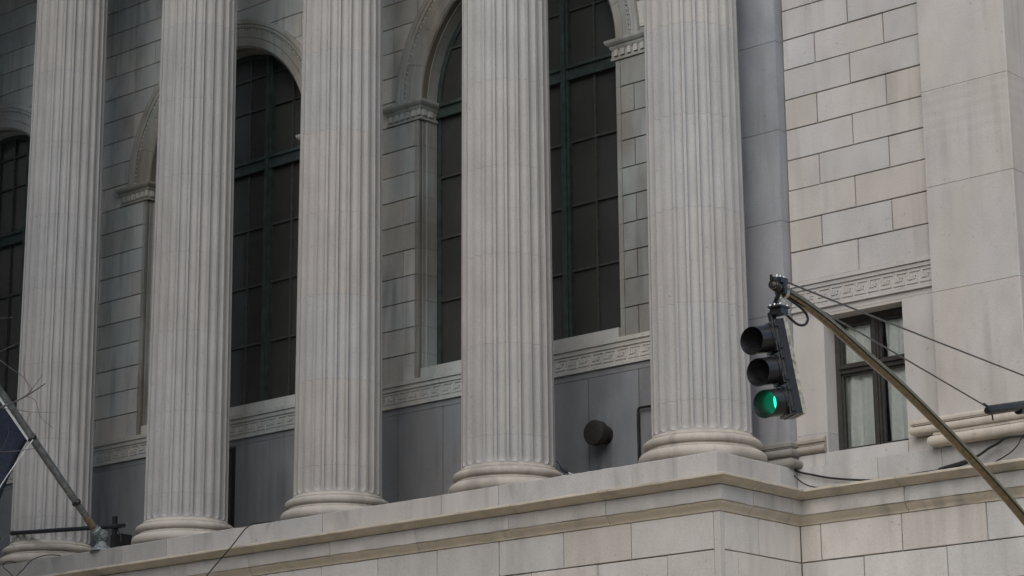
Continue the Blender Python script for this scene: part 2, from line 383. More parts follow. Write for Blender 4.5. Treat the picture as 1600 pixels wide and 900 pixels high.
ob('stylobate_block', worn_sweep([(-.573, -B_), (A_, -B_), (A_, .62)], [(-.60, 0), (-.008, 0), (0, -.008), (0, -.368), (-.60, -.368)]), 'ledge', sty, (.98, .98, .98))
ob('stylobate_block', worn_sweep([(A_, .624), (A_, W_ + .1)], [(-.60, 0), (-.008, 0), (0, -.008), (0, -.368), (-.60, -.368)]), 'ledge', sty, (.86, .89, .93))

# --- basement wall of large blocks
bw = ob('basement_wall', sweep([(XL, -B_ - .03), (A_ + .03, -B_ - .03), (A_ + .03, W_ - .03), (XR, W_ - .03)], [(0, GZ), (0, -.873), (-.35, -.873), (-.35, GZ)]), 'joint', bld)
RH = .544; NR = 5
for r_ in range(NR):
    z1 = -.877 - r_ * RH; z0 = z1 - RH + .016
    off = 0 if r_ % 2 == 0 else .645
    xs = [x for x in [-.577 - 1.279 * k + off for k in range(0, 20)] if x > XL + .3] + [XL]; xs = xs[::-1]
    for a, b in zip(xs[:-1], xs[1:]):
        ob('stone_block', prism(rectj(a + .008, b - .008, z0, z1), face_y(-B_ - .03), -.05, .03 + random.uniform(-.004, .004), .011), 'basement', bw, tone(.93, 1.05, .03))
    if xs[-1] < .80: ob('stone_block', prism(rectj(xs[-1] + .008, .902, z0, z1), face_y(-B_ - .03), -.05, .03, .007), 'basement', bw, tone(.97, 1.05, .02))
    ob('stone_block', prism(rectj(-B_ + .05, (-.075 if r_ % 2 == 0 else -.60) - .008, z0, z1), face_x(A_ + .03), -.05, .03, .011), 'basement', bw, tone(1.06, 1.14, .02))  # return stone tinted lighter to stand in for light from the side
    if r_ % 2 == 0: ob('quoin', sweep([(.914, -B_ - .06), (A_ + .06, -B_ - .06), (A_ + .06, -B_ + .038)], [(-.08, z1), (-.004, z1), (0, z1 - .005), (0, z1 - 2 * RH + .009), (-.004, z1 - 2 * RH + .004), (-.08, z1 - 2 * RH + .004)]), 'basement', bw, tone(.98, 1.04, .02))
    ys = [-.075, W_ - .055] if r_ % 2 == 0 else [-.60, .58, W_ - .055]
    for a, b in zip(ys[:-1], ys[1:]):
        ob('stone_block', prism(rectj(a + .008, b - .004, z0, z1), face_x(A_ + .03), -.05, .03 + random.uniform(-.003, .003), .007), 'basement', bw, tone(1.06, 1.14, .02))  # lighter tint again in place of side light on the return
    xs = [A_ + .068] + [x for x in [(1.381 if r_ % 2 == 0 else .72) + 1.378 * k for k in range(12)] if A_ + .3 < x < XR - .3] + [XR]
    for a, b in zip(xs[:-1], xs[1:]):
        ob('stone_block', prism(rectj(a + .008, b - .008, z0, z1), face_y(W_ - .03), -.05, .03 + random.uniform(-.004, .004), .011), 'basement', bw, tone(.95, 1.06, .03))
zt = -.877 - NR * RH
ob('footing', sweep([(XL, -B_ - .06), (A_ + .06, -B_ - .06), (A_ + .06, W_ - .06), (XR, W_ - .06)], [(-.1, GZ), (0, GZ), (0, zt), (-.1, zt)]), 'basement', bld)

# --- portico wall: piers, arches, windows
WC = [-1.5 * S - 2 * S * k for k in range(-0, 3)]              # window centres
WC = [-1.5 * S, -3.5 * S, -5.5 * S]
HW, ZS, ZSILL = 2.275, 8.262, 3.165                            # half opening, springing, sill
Z0W = 2.985; CH = .4905; RM = 2.70
def clip_block(x0, x1, z0, z1, rr):
    """pieces of a wall block outside the window openings (half width/radius rr above the springing, straight below)"""
    pcs = [(x0, x1)]
    outp = []
    for c in WC:
        if x1 <= c - rr or x0 >= c + rr: continue
        for side in (-1, 1):
            a, b = (max(x0, c), x1) if side > 0 else (x0, min(x1, c))
            if b - a < .02: continue
            pts = []
            N = 10; zz = [z0 + (z1 - z0) * k / N for k in range(N + 1)]
            edge = []
            for z in zz:
                q = rr if z <= ZS else math.sqrt(max(0, rr * rr - (z - ZS) ** 2))
                e = c + side * q
                if side > 0: e = max(a, e); ok = e < b - .005
                else: e = min(b, e); ok = e > a + .005
                if ok: edge.append((e, z))
            if len(edge) < 2: continue
            if side > 0: poly = [(b, edge[0][1]), (b, edge[-1][1])] + edge[::-1]
            else: poly = [(a, edge[-1][1]), (a, edge[0][1])] + edge
            cl = []
            for q in poly:
                if not cl or (abs(q[0] - cl[-1][0]) + abs(q[1] - cl[-1][1])) > 1e-4: cl.append(q)
            if len(cl) > 2: outp.append(cl)
        return outp
    return [rect(x0, x1, z0, z1)]
pw = MB()
xe = [XL] + sorted([c - HW - .03 for c in WC] + [c + HW + .03 for c in WC]) + [-.4]
Mp = face_y(D_ + .03)
for a, b in zip(xe[::2], xe[1::2]):
    if b > a: q = prism(rect(a if a == XL else a + .0, b, Z0W - .2, ZS), Mp, -.42, 0); pw.add(q.v, q.f)
z = ZS
while z < 14.6:
    z2 = min(14.6, z + .5)
    for (a, b) in [(XL, WC[2]), (WC[2], WC[2] + S), (WC[2] + S, WC[1]), (WC[1], WC[1] + S), (WC[1] + S, WC[0]), (WC[0], -.4)]:
        for poly in clip_block(a, b, z, z2, HW + .25):
            q = prism(poly, Mp, -.42, 0); pw.add(q.v, q.f)
    z = z2
pwall = ob('portico_wall', pw, 'joint', bld)
def pier_rows(xa, xb):
    """two alternating bonds across a pier"""
    w = xb - xa
    return [xa, xa + .29, xb - .29, xb] if False else None
row = 0
zb = 7.89 - 10 * CH
for r_ in range(0, 24):
    z0 = zb + r_ * CH; z1 = z0 + CH
    if z1 > 14.55: break
    odd = r_ % 2 == 0
    xs = set()
    lo = HW + .145
    for c in WC:
        if z0 < ZS - .05:
            # piers right of this window
            a, b = c + lo, c + 2 * S - lo
            if c == WC[0]: b = -.62
            xs.add((a, b))
    spans = []
    if z0 < ZS - .05:
        for c in WC:
            a, b = c + lo, (c + 2 * S - lo if c != WC[0] else -.62)
            n1 = [a, a + .29, a + 1.53, b - .29, b] if odd else [a, a + .92, b - .92, b]
            if c == WC[0]: n1 = [a, a + .29, a + 1.5, b] if odd else [a, a + .92, b]
            spans += list(zip(n1[:-1], n1[1:]))
        spans.append((XL, WC[2] - lo))
    else:
        x = XL; step = 1.245; k = 0
        xs_ = [XL]
        x = -.62 - (step if odd else step * .5)
        br = [-.62]
        while x > XL + .3: br.append(x); x -= step
        br.append(XL); br = br[::-1]
        spans = list(zip(br[:-1], br[1:]))
    for a, b in spans:
        for poly in clip_block(a + .009, b - .009, z0 + .009, z1 - .009, RM if z0 >= ZS - .05 else 0.1):
            xs_p = [p_[0] for p_ in poly]
            if max(xs_p) - min(xs_p) < .05: continue
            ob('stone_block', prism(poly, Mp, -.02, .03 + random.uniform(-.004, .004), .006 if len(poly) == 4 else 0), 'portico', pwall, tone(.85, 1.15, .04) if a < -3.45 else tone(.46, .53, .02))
def frustum_stack(x0, x1, yf, yb, prof):
    """rectangular moulding stack: prof = [(proj, z)] expands front and both ends"""
    ls = [[(x0 - p_, yb, z), (x0 - p_, yf - p_, z), (x1 + p_, yf - p_, z), (x1 + p_, yb, z)] for p_, z in prof]
    return MB().loops(ls, True, True, True)
for c in WC:
    # jamb stones, stepped in plan, one per course
    for sd in (-1, 1):
        plan = [(HW + .143, .0), (HW + .05, .0), (HW + .05, .055), (HW + .02, .075), (HW + .02, .16), (HW, .18), (HW, .44), (HW + .143, .44)]
        z = ZSILL + .004
        cuts = [zb] + [zb + k * CH for k in range(1, 11)]
        for a, b in zip(cuts[:-1], cuts[1:]):
            ls = [[(c + sd * u, D_ + v, z) for u, v in plan] for z in (a + .003, b - .003)]
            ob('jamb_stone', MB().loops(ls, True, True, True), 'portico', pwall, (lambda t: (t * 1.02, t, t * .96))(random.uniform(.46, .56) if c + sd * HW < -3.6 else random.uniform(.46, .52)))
    # imposts at the springing
    for sd in (-1, 1):
        xa, xb = (c - HW - .82, c - HW - .0) if sd < 0 else (c + HW, c + HW + .82)
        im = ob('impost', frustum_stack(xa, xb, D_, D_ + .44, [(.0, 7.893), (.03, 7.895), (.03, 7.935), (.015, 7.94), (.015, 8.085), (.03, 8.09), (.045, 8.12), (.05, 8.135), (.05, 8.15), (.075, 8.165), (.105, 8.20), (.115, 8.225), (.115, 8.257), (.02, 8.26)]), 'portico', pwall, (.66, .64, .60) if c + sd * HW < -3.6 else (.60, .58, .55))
        for k in range(6):
            xx = xa + .055 + k * .142
            ob('dentil', MB().box(xx, xx + .078, D_ - .052, D_ - .013, 7.965, 8.078), 'portico', im)
        zz = D_ + .02
        for k in range(2):
            ob('dentil', MB().box((xb + .012 if sd < 0 else xa - .05), (xb + .05 if sd < 0 else xa - .012), zz + k * .17, zz + k * .17 + .09, 7.965, 8.078), 'portico', im)
    # voussoirs
    arch = ob('arch', MB().loops([[(c + rr * math.cos(t), y_, ZS + rr * math.sin(t)) for rr, y_ in ((HW + .01, D_ + .06), (RM + .12, D_ + .06), (RM + .12, D_ + .43), (HW + .01, D_ + .43))] for t in [math.pi * k / 40 for k in range(41)]], True, True, True), 'joint', pwall)
    NV = 11
    for k in range(NV):
        t0, t1 = math.pi * k / NV + .0014, math.pi * (k + 1) / NV - .0014
        sec = [(HW, .44), (HW, .19), (HW + .03, .17), (HW + .03, .04), (HW + .07, -.005), (HW + .22, -.005), (HW + .24, -.02), (RM, -.02), (RM + .1, .03), (RM + .1, .44)]
        ls = [[(c + rr * math.cos(t), D_ + y_, ZS + rr * math.sin(t)) for rr, y_ in sec] for t in [t0 + (t1 - t0) * j / 5 for j in range(6)]]
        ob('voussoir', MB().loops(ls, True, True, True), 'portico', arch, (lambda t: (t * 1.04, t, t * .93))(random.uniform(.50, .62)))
    sec = [(RM - .005, .03), (RM - .005, -.045), (RM + .03, -.06), (RM + .06, -.05), (RM + .075, -.075), (RM + .13, -.085), (RM + .165, -.07), (RM + .175, .03)]
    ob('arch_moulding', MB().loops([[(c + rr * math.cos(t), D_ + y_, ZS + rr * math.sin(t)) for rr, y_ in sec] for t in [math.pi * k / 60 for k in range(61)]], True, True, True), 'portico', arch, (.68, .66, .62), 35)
    bead = MB()
    for k in range(92):
        t = math.pi * (k + .5) / 92; rr = RM - .035; w = .024
        p0 = Vector((c + rr * math.cos(t), D_ - .024, ZS + rr * math.sin(t))); u = Vector((math.cos(t), 0, math.sin(t))); v = Vector((-math.sin(t), 0, math.cos(t)))
        n0 = Vector((0, -.026, 0)); ws = w * (1.0 if k % 2 else .55)
        bead.add([p0 + u * .024 + v * ws, p0 + u * .024 - v * ws, p0 - u * .024 - v * ws, p0 - u * .024 + v * ws, p0 + n0], [(0, 1, 4), (1, 2, 4), (2, 3, 4), (3, 0, 4)])
    kind(ob('bead_ornament', bead, 'portico', arch), 'stuff')
    # window: bronze frame, mullions, transoms, muntins, panes
    YG = D_ + .47
    win = ob('arched_window', MB().loops([[(c + rr * math.cos(t), y_, ZS + rr * math.sin(t)) for rr, y_ in ((HW + .06, YG - .02), (HW - .09, YG - .02), (HW - .09, YG + .06), (HW + .06, YG + .06))] for t in [math.pi * k / 40 for k in range(41)]], True, True, True)
             .box(c - HW - .06, c - HW + .09, YG - .02, YG + .06, ZSILL, ZS).box(c + HW - .09, c + HW + .06, YG - .02, YG + .06, ZSILL, ZS).box(c - HW + .09, c + HW - .09, YG - .02, YG + .06, ZSILL, ZSILL + .12), 'bronze', bld)
    top = lambda x: ZS + math.sqrt(max(.01, (HW - .03) ** 2 - x * x))
    for mx in (-.84, .84):
        ob('mullion', MB().box(c + mx - .095, c + mx + .095, YG - .07, YG + .05, ZSILL + .05, top(mx)).box(c + mx - .045, c + mx + .045, YG - .11, YG - .07, ZSILL + .05, top(mx)), 'bronze', win)
    ob('transom', MB().box(c - HW + .02, c + HW - .02, YG - .055, YG + .05, 8.0, 8.235).box(c - HW + .02, c + HW - .02, YG - .10, YG - .055, 8.19, 8.25).box(c - HW + .02, c + HW - .02, YG - .085, YG - .055, 7.98, 8.03), 'bronze', win)
    for mx in (-1.49, -.26, .26, 1.49):
        ob('muntin', MB().box(c + mx - .018, c + mx + .018, YG - .025, YG + .03, ZSILL + .1, top(mx)), 'muntin', win)
    bars = [-HW, -1.49, -.84, -.26, .26, .84, 1.49, HW]
    for hz in (4.475, 5.66, 6.83, 9.31, 10.0):
        for x0, x1 in ((-HW, -.93), (-.75, .75), (.93, HW)):
            if hz > ZS:
                lim = math.sqrt(max(0, HW ** 2 - (hz - ZS) ** 2)) - .03; x0, x1 = max(x0, -lim), min(x1, lim)
            if x1 - x0 > .1: ob('glazing_bar', MB().box(c + x0, c + x1, YG - .022, YG + .028, hz - .02, hz + .02), 'muntin', win)
    lv = [ZSILL + .05, 4.475, 5.66, 6.83, 8.1, 9.31, 10.6]
    for x0, x1 in zip(bars[:-1], bars[1:]):
        for z0, z1 in zip(lv[:-1], lv[1:]):
            if z0 > ZS - .3 and math.hypot(min(abs(x0), abs(x1)) if x0 * x1 > 0 else 0, z0 - ZS) > HW: continue
            t1, t2 = random.uniform(-.008, .008), random.uniform(-.008, .008)
            z1c = min(z1, ZS + math.sqrt(max(0, (HW + .06) ** 2 - (min(abs(x0), abs(x1)) if x0 * x1 > 0 else 0) ** 2)))
            ob('pane', MB().add([(c + x0, YG + .02, z0), (c + x1, YG + .02 + t1, z0), (c + x1, YG + .02 + t1 + t2, z1c), (c + x0, YG + .02 + t2, z1c)], [(0, 1, 2, 3)]), 'glass_dark', win)
    # window sill stones
    for a, b in ((-HW - .0, -.78), (-.78, .80), (.80, HW)):
        ob('sill_stone', prism(rect(c + a + .003, c + b - .003, Z0W - .0, ZSILL), face_y(D_), -.5, .0, .006), 'portico', pwall, tone(1.0, 1.15, .03))

# --- greek key band
def key_band(name, x0, x1, z0, kh, yf, mat, n_units, parent, zlo, zhi, end_w=0.0):
    """raised border with a recessed field carrying interlocked hooks; kh = height of the key"""
    bk = ob(name, MB().box(x0, x1, yf - .004, yf + .12, zlo, zhi), mat, parent)
    def rail(za, zc, pr, nm='rail'):
        L = max(1, round((x1 - x0) / 2.2)); st = (x1 - x0) / L
        for k in range(L): ob(nm, prism(rect(x0 + k * st + .002, x0 + (k + 1) * st - .002, za, zc), face_y(yf), -.02, pr, .006), mat, bk, tone(.94, 1.04, .02))
    g = kh * .13
    rail(zlo, zlo + (z0 - zlo) * .45, .045); rail(zlo + (z0 - zlo) * .45 + .003, z0 - g, .028); rail(z0 + kh + g, zhi - (zhi - z0 - kh - g) * .5 - .002, .028); rail(zhi - (zhi - z0 - kh - g) * .5, zhi, .052)
    u = kh / 4.0; pw_ = (x1 - x0) / n_units; th = .52 * u; pr = .017
    sx = pw_ / 4.6
    def bar(mb, ua, ub, va, vb):
        q = prism(rect(ua * sx, ub * sx, va * u, vb * u), face_y(0), -.01, pr, .004); mb.add(q.v, q.f)
    mb = MB(); t = .55
    bar(mb, .0, 4.0, 0, t); bar(mb, 4.0 - t, 4.0, t, 2.75); bar(mb, 2.45, 4.0 - t, 2.75 - t, 2.75); bar(mb, 2.45, 2.45 + t, 1.35, 2.75 - t)
    bar(mb, .6, 4.6, 4 - t, 4); bar(mb, .6, .6 + t, 1.25, 4 - t); bar(mb, .6 + t, 2.15, 1.25, 1.25 + t); bar(mb, 2.15 - t, 2.15, 1.25 + t, 2.65)
    me = mb.mesh('key_motif'); me.materials.append(M[mat])
    for k in range(n_units):
        o = link('key_motif', me, mat, bk); o.location = (x0 + k * pw_, yf - .002, z0); o.color = (*tone(.95, 1.05, .02), 1)
    return bk
key_band('greek_key_band', XL, -.62, 2.60, .195, D_ + .0, 'portico', 87, bld, 2.50, Z0W - .003)

# --- dado slabs below the band
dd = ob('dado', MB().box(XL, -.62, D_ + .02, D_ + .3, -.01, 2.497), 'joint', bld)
dj = [-.62, -1.95, -3.044, -4.125, -5.72, -7.45, -8.554, -10.2, -11.897, -12.84]
ds2 = [-13.88, -15.1, -16.232, -17.9, -19.5, -21.1, XL]
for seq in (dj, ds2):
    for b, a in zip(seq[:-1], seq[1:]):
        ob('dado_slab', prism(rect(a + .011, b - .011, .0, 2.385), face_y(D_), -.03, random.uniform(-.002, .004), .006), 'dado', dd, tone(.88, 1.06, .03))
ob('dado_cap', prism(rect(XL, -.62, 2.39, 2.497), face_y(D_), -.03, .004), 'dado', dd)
dr = ob('door', MB().box(-13.88, -12.84, D_ + .012, D_ + .018, 0, 2.36), 'black', bld)
ob('door_leaf', MB().box(-13.80, -12.93, D_ - .0, D_ + .010, .02, 2.30), 'frame_dark', dr)

# --- end pilaster behind the corner column
YP = .92
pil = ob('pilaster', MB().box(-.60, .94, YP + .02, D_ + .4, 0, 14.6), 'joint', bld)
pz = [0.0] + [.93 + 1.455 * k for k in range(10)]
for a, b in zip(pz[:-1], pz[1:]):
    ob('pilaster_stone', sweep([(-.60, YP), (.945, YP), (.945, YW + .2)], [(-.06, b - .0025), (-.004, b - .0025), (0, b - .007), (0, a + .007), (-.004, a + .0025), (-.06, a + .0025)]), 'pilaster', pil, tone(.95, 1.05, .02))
def base_stack(h0, h1, h2):
    return ([(.02, 0)] + [(.02 + r_ - .0, z) for r_, z in torus_prof(.10, h0, h0 + .125, 7)] + [(.045, .14), (.035, .155), (.045, .165)]
            + [(r_ - .005, z) for r_, z in torus_prof(.085, .17, .30, 7)] + [(.035, .305), (.035, .325), (.05, .33), (.05, .38), (.03, .40), (.004, .42), (-.02, .425)])
bs = base_stack(0.002, 0, 0)
ob('pilaster_base', MB().loops([[(-.62 - p_, 1.35, z), (-.62 - p_, YP - p_, z), (.945 + p_, YP - p_, z), (.945 + p_, 1.35, z)] for p_, z in bs], True, True, True), 'base', pil, (.50, .52, .54), 35)

# --- the wing
wing = MB()
WX0, WX1 = .945, 3.46                                          # wall field between pilaster and pier
OX0, OX1, OZ0, OZ1 = 1.50, 2.875, .19, 2.262                    # window opening in the wall face
yb = YW + .30; PX1_ = 4.885
wing.box(WX0, OX0 - .02, YW + .025, yb, 0, 14.6).box(OX1 + .02, PX1_ - .05, YW + .025, yb, 0, 14.6).box(PX1_ - .05, XR, YW + .62, YW + .9, 0, 14.6).box(OX0 - .02, OX1 + .02, YW + .025, yb, OZ1 + .02, 14.6).box(OX0, OX1, YW + .025, yb, 0, OZ0 - .02)
wwall = ob('wing_wall', wing, 'joint', bld)
fy = face_y(YW + .025)
tan, pink, cool = (.98, .955, .905), (1.0, .965, .935), (.97, .985, 1.0)
wz = [2.861 + .4905 * k for k in range(24)]
special = {(5, 0): tan, (5, 2): tan, (1, 0): tan, (1, 2): pink, (2, 1): pink, (6, 1): cool, (1, 1): cool, (3, 1): cool, (8, 0): cool}
for k in range(23):
    xs = [WX0 + .012, 1.541, 2.783, WX1] if k % 2 == 1 else [WX0 + .012, 2.163, WX1]
    for j, (a, b) in enumerate(zip(xs[:-1], xs[1:])):
        z0, z1 = wz[k] + .008, wz[k + 1] - .008
        ob('stone_block', prism(rectj(a + .009, b - .009, z0 - .001, z1 + .001), fy, -.02, .025 + random.uniform(-.004, .004), .010), 'wing', wwall, special.get((k, j)) or tone(.95, 1.05, .025))
# smooth stones round the window
ob('jamb_stone', MB().box(WX0 + .004, OX0, YW, YW + .34, .50, 2.302), 'wing', wwall, (1.0, .99, .98))
ob('jamb_stone', MB().box(WX0 + .004, OX0, YW, YW + .34, OZ0 + .002, .497), 'wing', wwall, (.94, .95, .96))
ob('jamb_stone', MB().box(OX1, WX1 + .1, YW, YW + .34, OZ0 + .002, 2.302), 'wing', wwall, (1.0, 1.0, 1.0))
ob('lintel', MB().box(OX0 + .003, OX1 - .003, YW, YW + .34, OZ1, 2.302), 'wing', wwall, (.97, .95, .92))
ob('lintel_course', prism(rect(WX0 + .004, 2.95, 2.306, 2.392), face_y(YW), -.03, .0), 'wing', wwall)
ob('lintel_course', prism(rect(2.954, WX1 + .02, 2.306, 2.392), face_y(YW), -.03, .0), 'wing', wwall, (.97, .97, .97))
key_band('greek_key_band', WX0 + .006, WX1 - .03, 2.492, .205, YW + .004, 'wing', 11, bld, 2.394, 2.856)
# battered base moulding between pilaster and window
ob('wall_base_moulding', sweep([(WX0 + .02, YW), (1.47, YW)], [(-.02, .20), (.02, .20)] + [(r_, z) for r_, z in torus_prof(.085, .205, .325, 7)] + [(.03, .33), (.03, .36), (.055, .37), (.055, .41), (.02, .45), (-.02, .455)]), 'base', wwall, (.70, .69, .68), 35)
# sill course and plinth course
sc = ob('sill_course', MB().box(WX0 + .02, XR, W_ + .06, YW + .3, -.01, OZ0 - .006), 'joint', bld)
for a, b in ((WX0 + .022, 1.455), (1.455, 2.885), (2.885, 3.30), (3.30, 5.1), (5.1, 7.4), (7.4, 10.1), (10.1, XR)):
    ob('sill_stone', prism(rect(a + .003, b - .003, .003, OZ0), face_y(W_ + .03), -.2, random.uniform(-.003, .003), .006), 'ledge', sc, tone(.92, 1.03, .02))
plc = ob('plinth_course', MB().box(A_, XR, W_ + .03, YW + .3, -.9, -.004), 'joint', bld)
for a, b in ((A_ + .004, 2.37), (2.37, 3.44), (3.44, 5.3), (5.3, 7.7), (7.7, 10.4), (10.4, XR)):
    ob('plinth_stone', prism(rect(a + .003, b - .003, -.42, 0), face_y(W_), -.2, random.uniform(-.003, .003), .006), 'ledge', plc, tone(.88, 1.0, .02))

# --- smooth pier at the right of the wing
YQ = .98; PX0, PX1 = 3.462, 4.885
pier = ob('pier', MB().box(PX0 + .02, PX1 - .02, YQ + .02, YW + .7, 0, 14.6), 'joint', bld)
qz = [.42, 2.263, 3.843, 5.313, 6.80, 8.3, 9.8, 11.3, 12.8, 14.6]
def chevrons(mb_z0, mb_z1):
    """worn tooling that wraps round the pier corner"""
    out = []; random.seed(5)
    z = mb_z1 - .02
    while z > mb_z0 + .9:
        out.append(z); z -= random.uniform(.10, .2)
    return out
for a, b in zip(qz[:-1], qz[1:]):
    prof = [(-.06, b - .002), (-.004, b - .002), (0, b - .006), (0, a + .006), (-.004, a + .002), (-.06, a + .002)]
    if abs(a - 3.843) < .01:                                   # the block with worn ridges near its top
        prof = [(-.06, b - .002), (-.004, b - .002), (.002, b - .012)]
        z = b - .03
        for k in range(5):
            prof += [(.002, z), (-.0015, z - .05), (-.001, z - .08), (.0015, z - .12)]; z -= random.uniform(.13, .19)
        prof += [(0, z - .04), (0, a + .006), (-.004, a + .002), (-.06, a + .002)]
    ob('pier_stone', sweep([(PX0, YW + .2), (PX0, YQ), (PX1 - .012, YQ), (PX1, YQ + .012), (PX1, YW + .63)], prof), 'wing', pier, tone(.97, 1.03, .015), 30)
pb = [(.0, .002)] + [(r_, z) for r_, z in torus_prof(.125, .004, .165, 9)] + [(.06, .17), (.055, .19), (.06, .205)]
pb2 = [(r_, z) for r_, z in torus_prof(.095, .207, .335, 9)] + [(.07, .34), (.07, .358), (.085, .362), (.085, .40), (.05, .425), (.015, .44), (-.02, .445)]
ob('pier_base', MB().loops([[(PX0 - .02 - p_, YW, z), (PX0 - .02 - p_, YQ - p_, z), (PX1 + p_, YQ - p_, z), (PX1 + p_, YW + .61, z)] for p_, z in pb], True, True, True), 'base', pier, (1.02, 1, .98), 35)
ob('pier_base', MB().loops([[(PX0 - .36 - p_, YW, z), (PX0 - .36 - p_, YQ - p_, z), (PX1 + p_, YQ - p_, z), (PX1 + p_, YW + .61, z)] for p_, z in pb2], True, True, True), 'base', pier, (1.02, 1, .98), 35)
for k in range(23):                                            # the wall goes on beyond the pier
    xs = [PX1 - .02, 5.6, 6.85, 8.1, 9.35, 10.6, 11.9, XR] if k % 2 else [PX1 - .02, 6.2, 7.45, 8.7, 9.95, 11.2, XR]
    for a, b in zip(xs[:-1], xs[1:]):
        ob('stone_block', prism(rectj(a + .008, b - .008, wz[k] + .008, wz[k + 1] - .008), face_y(YW + .62), -.02, .025, .008), 'wing', wwall, tone(.95, 1.05, .025))
ob('jamb_stone', MB().box(PX1 - .02, XR, YW + .6, YW + .8, OZ0 + .002, 2.852), 'wing', wwall)

# --- wing window: dark frame, two lights, transom, glass, curtains
YF = YW + .28
ww = ob('wing_window', MB().box(OX0, OX0 + .085, YF, YF + .10, OZ0, OZ1).box(OX1 - .085, OX1, YF, YF + .10, OZ0, OZ1).box(OX0 + .085, OX1 - .085, YF, YF + .10, OZ1 - .10, OZ1).box(OX0 + .085, OX1 - .085, YF, YF + .10, OZ0, OZ0 + .06), 'frame_dark', bld)
ob('mullion', MB().box(2.160, 2.275, YF - .02, YF + .09, OZ0 + .061, OZ1 - .101).box(2.19, 2.245, YF - .05, YF - .02, OZ0 + .061, OZ1 - .101), 'frame_dark', ww)
for x0, x1 in ((OX0 + .086, 2.159), (2.276, OX1 - .086)):
    ob('transom', MB().box(x0, x1, YF - .02, YF + .09, 1.405, 1.50).box(x0, x1, YF - .055, YF - .02, 1.47, 1.52), 'frame_dark', ww)
    for z0, z1 in ((OZ0 + .061, 1.404), (1.521, OZ1 - .101)):
        t = .035
        ob('sash', MB().box(x0, x0 + t, YF + .02, YF + .07, z0, z1).box(x1 - t, x1, YF + .02, YF + .07, z0, z1).box(x0 + t, x1 - t, YF + .02, YF + .07, z0, z0 + t).box(x0 + t, x1 - t, YF + .02, YF + .07, z1 - t, z1), 'frame_dark', ww)
        ob('pane', MB().add([(x0 + t, YF + .045, z0 + t), (x1 - t, YF + .045, z0 + t), (x1 - t, YF + .045, z1 - t), (x0 + t, YF + .045, z1 - t)], [(0, 1, 2, 3)]), 'glass', ww)
def curtain(x0, x1, z0, z1, y, amp, waves, ph=0.0, flare=0.0):
    N, K = 60, 8; ls = []
    for k in range(K + 1):
        z = z1 + (z0 - z1) * k / K; f = k / K
        ls.append([(x0 + (x1 - x0) * (j / N) * (1 + flare * f), y + amp * (.35 + .65 * f) * math.sin(waves * 2 * math.pi * j / N + ph + .4 * math.sin(3 * f)) + .3 * amp * math.sin(5.3 * waves * j / N + 2 * f), z - .02 * abs(math.sin(waves * math.pi * j / N)) * (k == K)) for j in range(N + 1)])
    return MB().loops(ls, False)
for a in ((1.55, 2.14, OZ0 + .02, 1.40, .05, 2.6, .5), (2.30, 2.84, OZ0 + .02, 1.40, .05, 2.3, 2.2), (1.54, 2.14, 1.50, 2.13, .04, 3.6, .2), (2.31, 2.84, 1.50, 2.13, .04, 3.1, 1.1)):
    ob('curtain', curtain(a[0], a[1], a[2], a[3], YF + .135, a[4], a[5], a[6]), 'curtain', ww, None, 60)
ob('room', MB().add([(WX0 + .1, 3.85, -.2), (PX1 + .5, 3.85, -.2), (PX1 + .5, 3.85, 3), (WX0 + .1, 3.85, 3)], [(0, 1, 2, 3)]).box(WX0 + .1, PX1, yb + .01, 3.84, -.25, -.2).box(WX0 + .1, PX1, yb + .01, 3.84, 2.6, 2.7), 'room', bld)

# ------------------------------------------------------------------ things fixed to or standing on the building
bell = root('alarm_bell', (-3.758, D_, 1.36), 'round dark bronze bell drum sticking out of the dado between the columns', 'bell')
ob('mount', MB().lathe([(.06, -.01), (.125, 0), (.132, .02), (.135, .20)], (-3.758, D_, 1.36), (0, -1, 0), 40), 'bell', bell, None, 40)
ob('drum', MB().lathe([(.135, .165), (.19, .178), (.212, .20), (.214, .32), (.205, .345), (.19, .352), (.10, .36), (.02, .36)], (-3.758, D_, 1.36), (0, -1, 0), 48), 'bell', bell, None, 35)
for k in range(6): ob('rivet', MB().lathe([(.012, 0), (.012, .008), (.004, .013)], (-3.758 + .17 * math.cos(k * 1.047), D_ - .350, 1.36 + .17 * math.sin(k * 1.047)), (0, -1, 0), 8), 'bell', bell)
ob('back_plate', MB().lathe([(.155, -.004), (.155, .012), (.14, .016)], (-3.758, D_, 1.36), (0, -1, 0), 32), 'bell', bell, None, 30)
cond = ob('conduit', MB().tube(smooth_pts([(-3.03, D_ - .06, 0.0), (-3.03, D_ - .06, .6), (-3.03, D_ - .06, 1.2), (-3.03, D_ - .06, 1.62), (-3.005, D_ - .06, 1.70), (-2.94, D_ - .06, 1.71), (-2.75, D_ - .06, 1.705)], 5), .022, 8), 'black_matt', None, None, 50)
tag(cond, 'thin black conduit pipe with a hooked top standing against the dado', 'pipe')

# pigeon on the stylobate beside the second column from the corner
pg = root('pigeon', (-1.95, -.91, 0), 'small dark grey pigeon sitting on the ledge beside a column base', 'pigeon')
sp = [(-.10, .045, .014, .018), (-.075, .07, .034, .030), (-.045, .095, .050, .046), (-.005, .125, .062, .058), (.03, .155, .054, .055), (.048, .185, .040, .038), (.056, .208, .031, .030), (.064, .226, .029, .027), (.076, .234, .022, .020), (.094, .230, .007, .007), (.110, .224, .002, .002)]
ax = Vector((-.62, -.55, 0)).normalized(); sd_ = Vector((ax.y, -ax.x, 0))
ls = [[Vector((-1.95, -.91, 0)) + ax * s_ + sd_ * (w_ * math.cos(t)) + Vector((0, 0, z_ + h_ * math.sin(t))) for t in [2 * math.pi * j / 14 for j in range(14)]] for s_, z_, w_, h_ in sp]
pgb = ob('body', MB().loops(ls, True, True, True), 'pigeon', pg, None, 60)
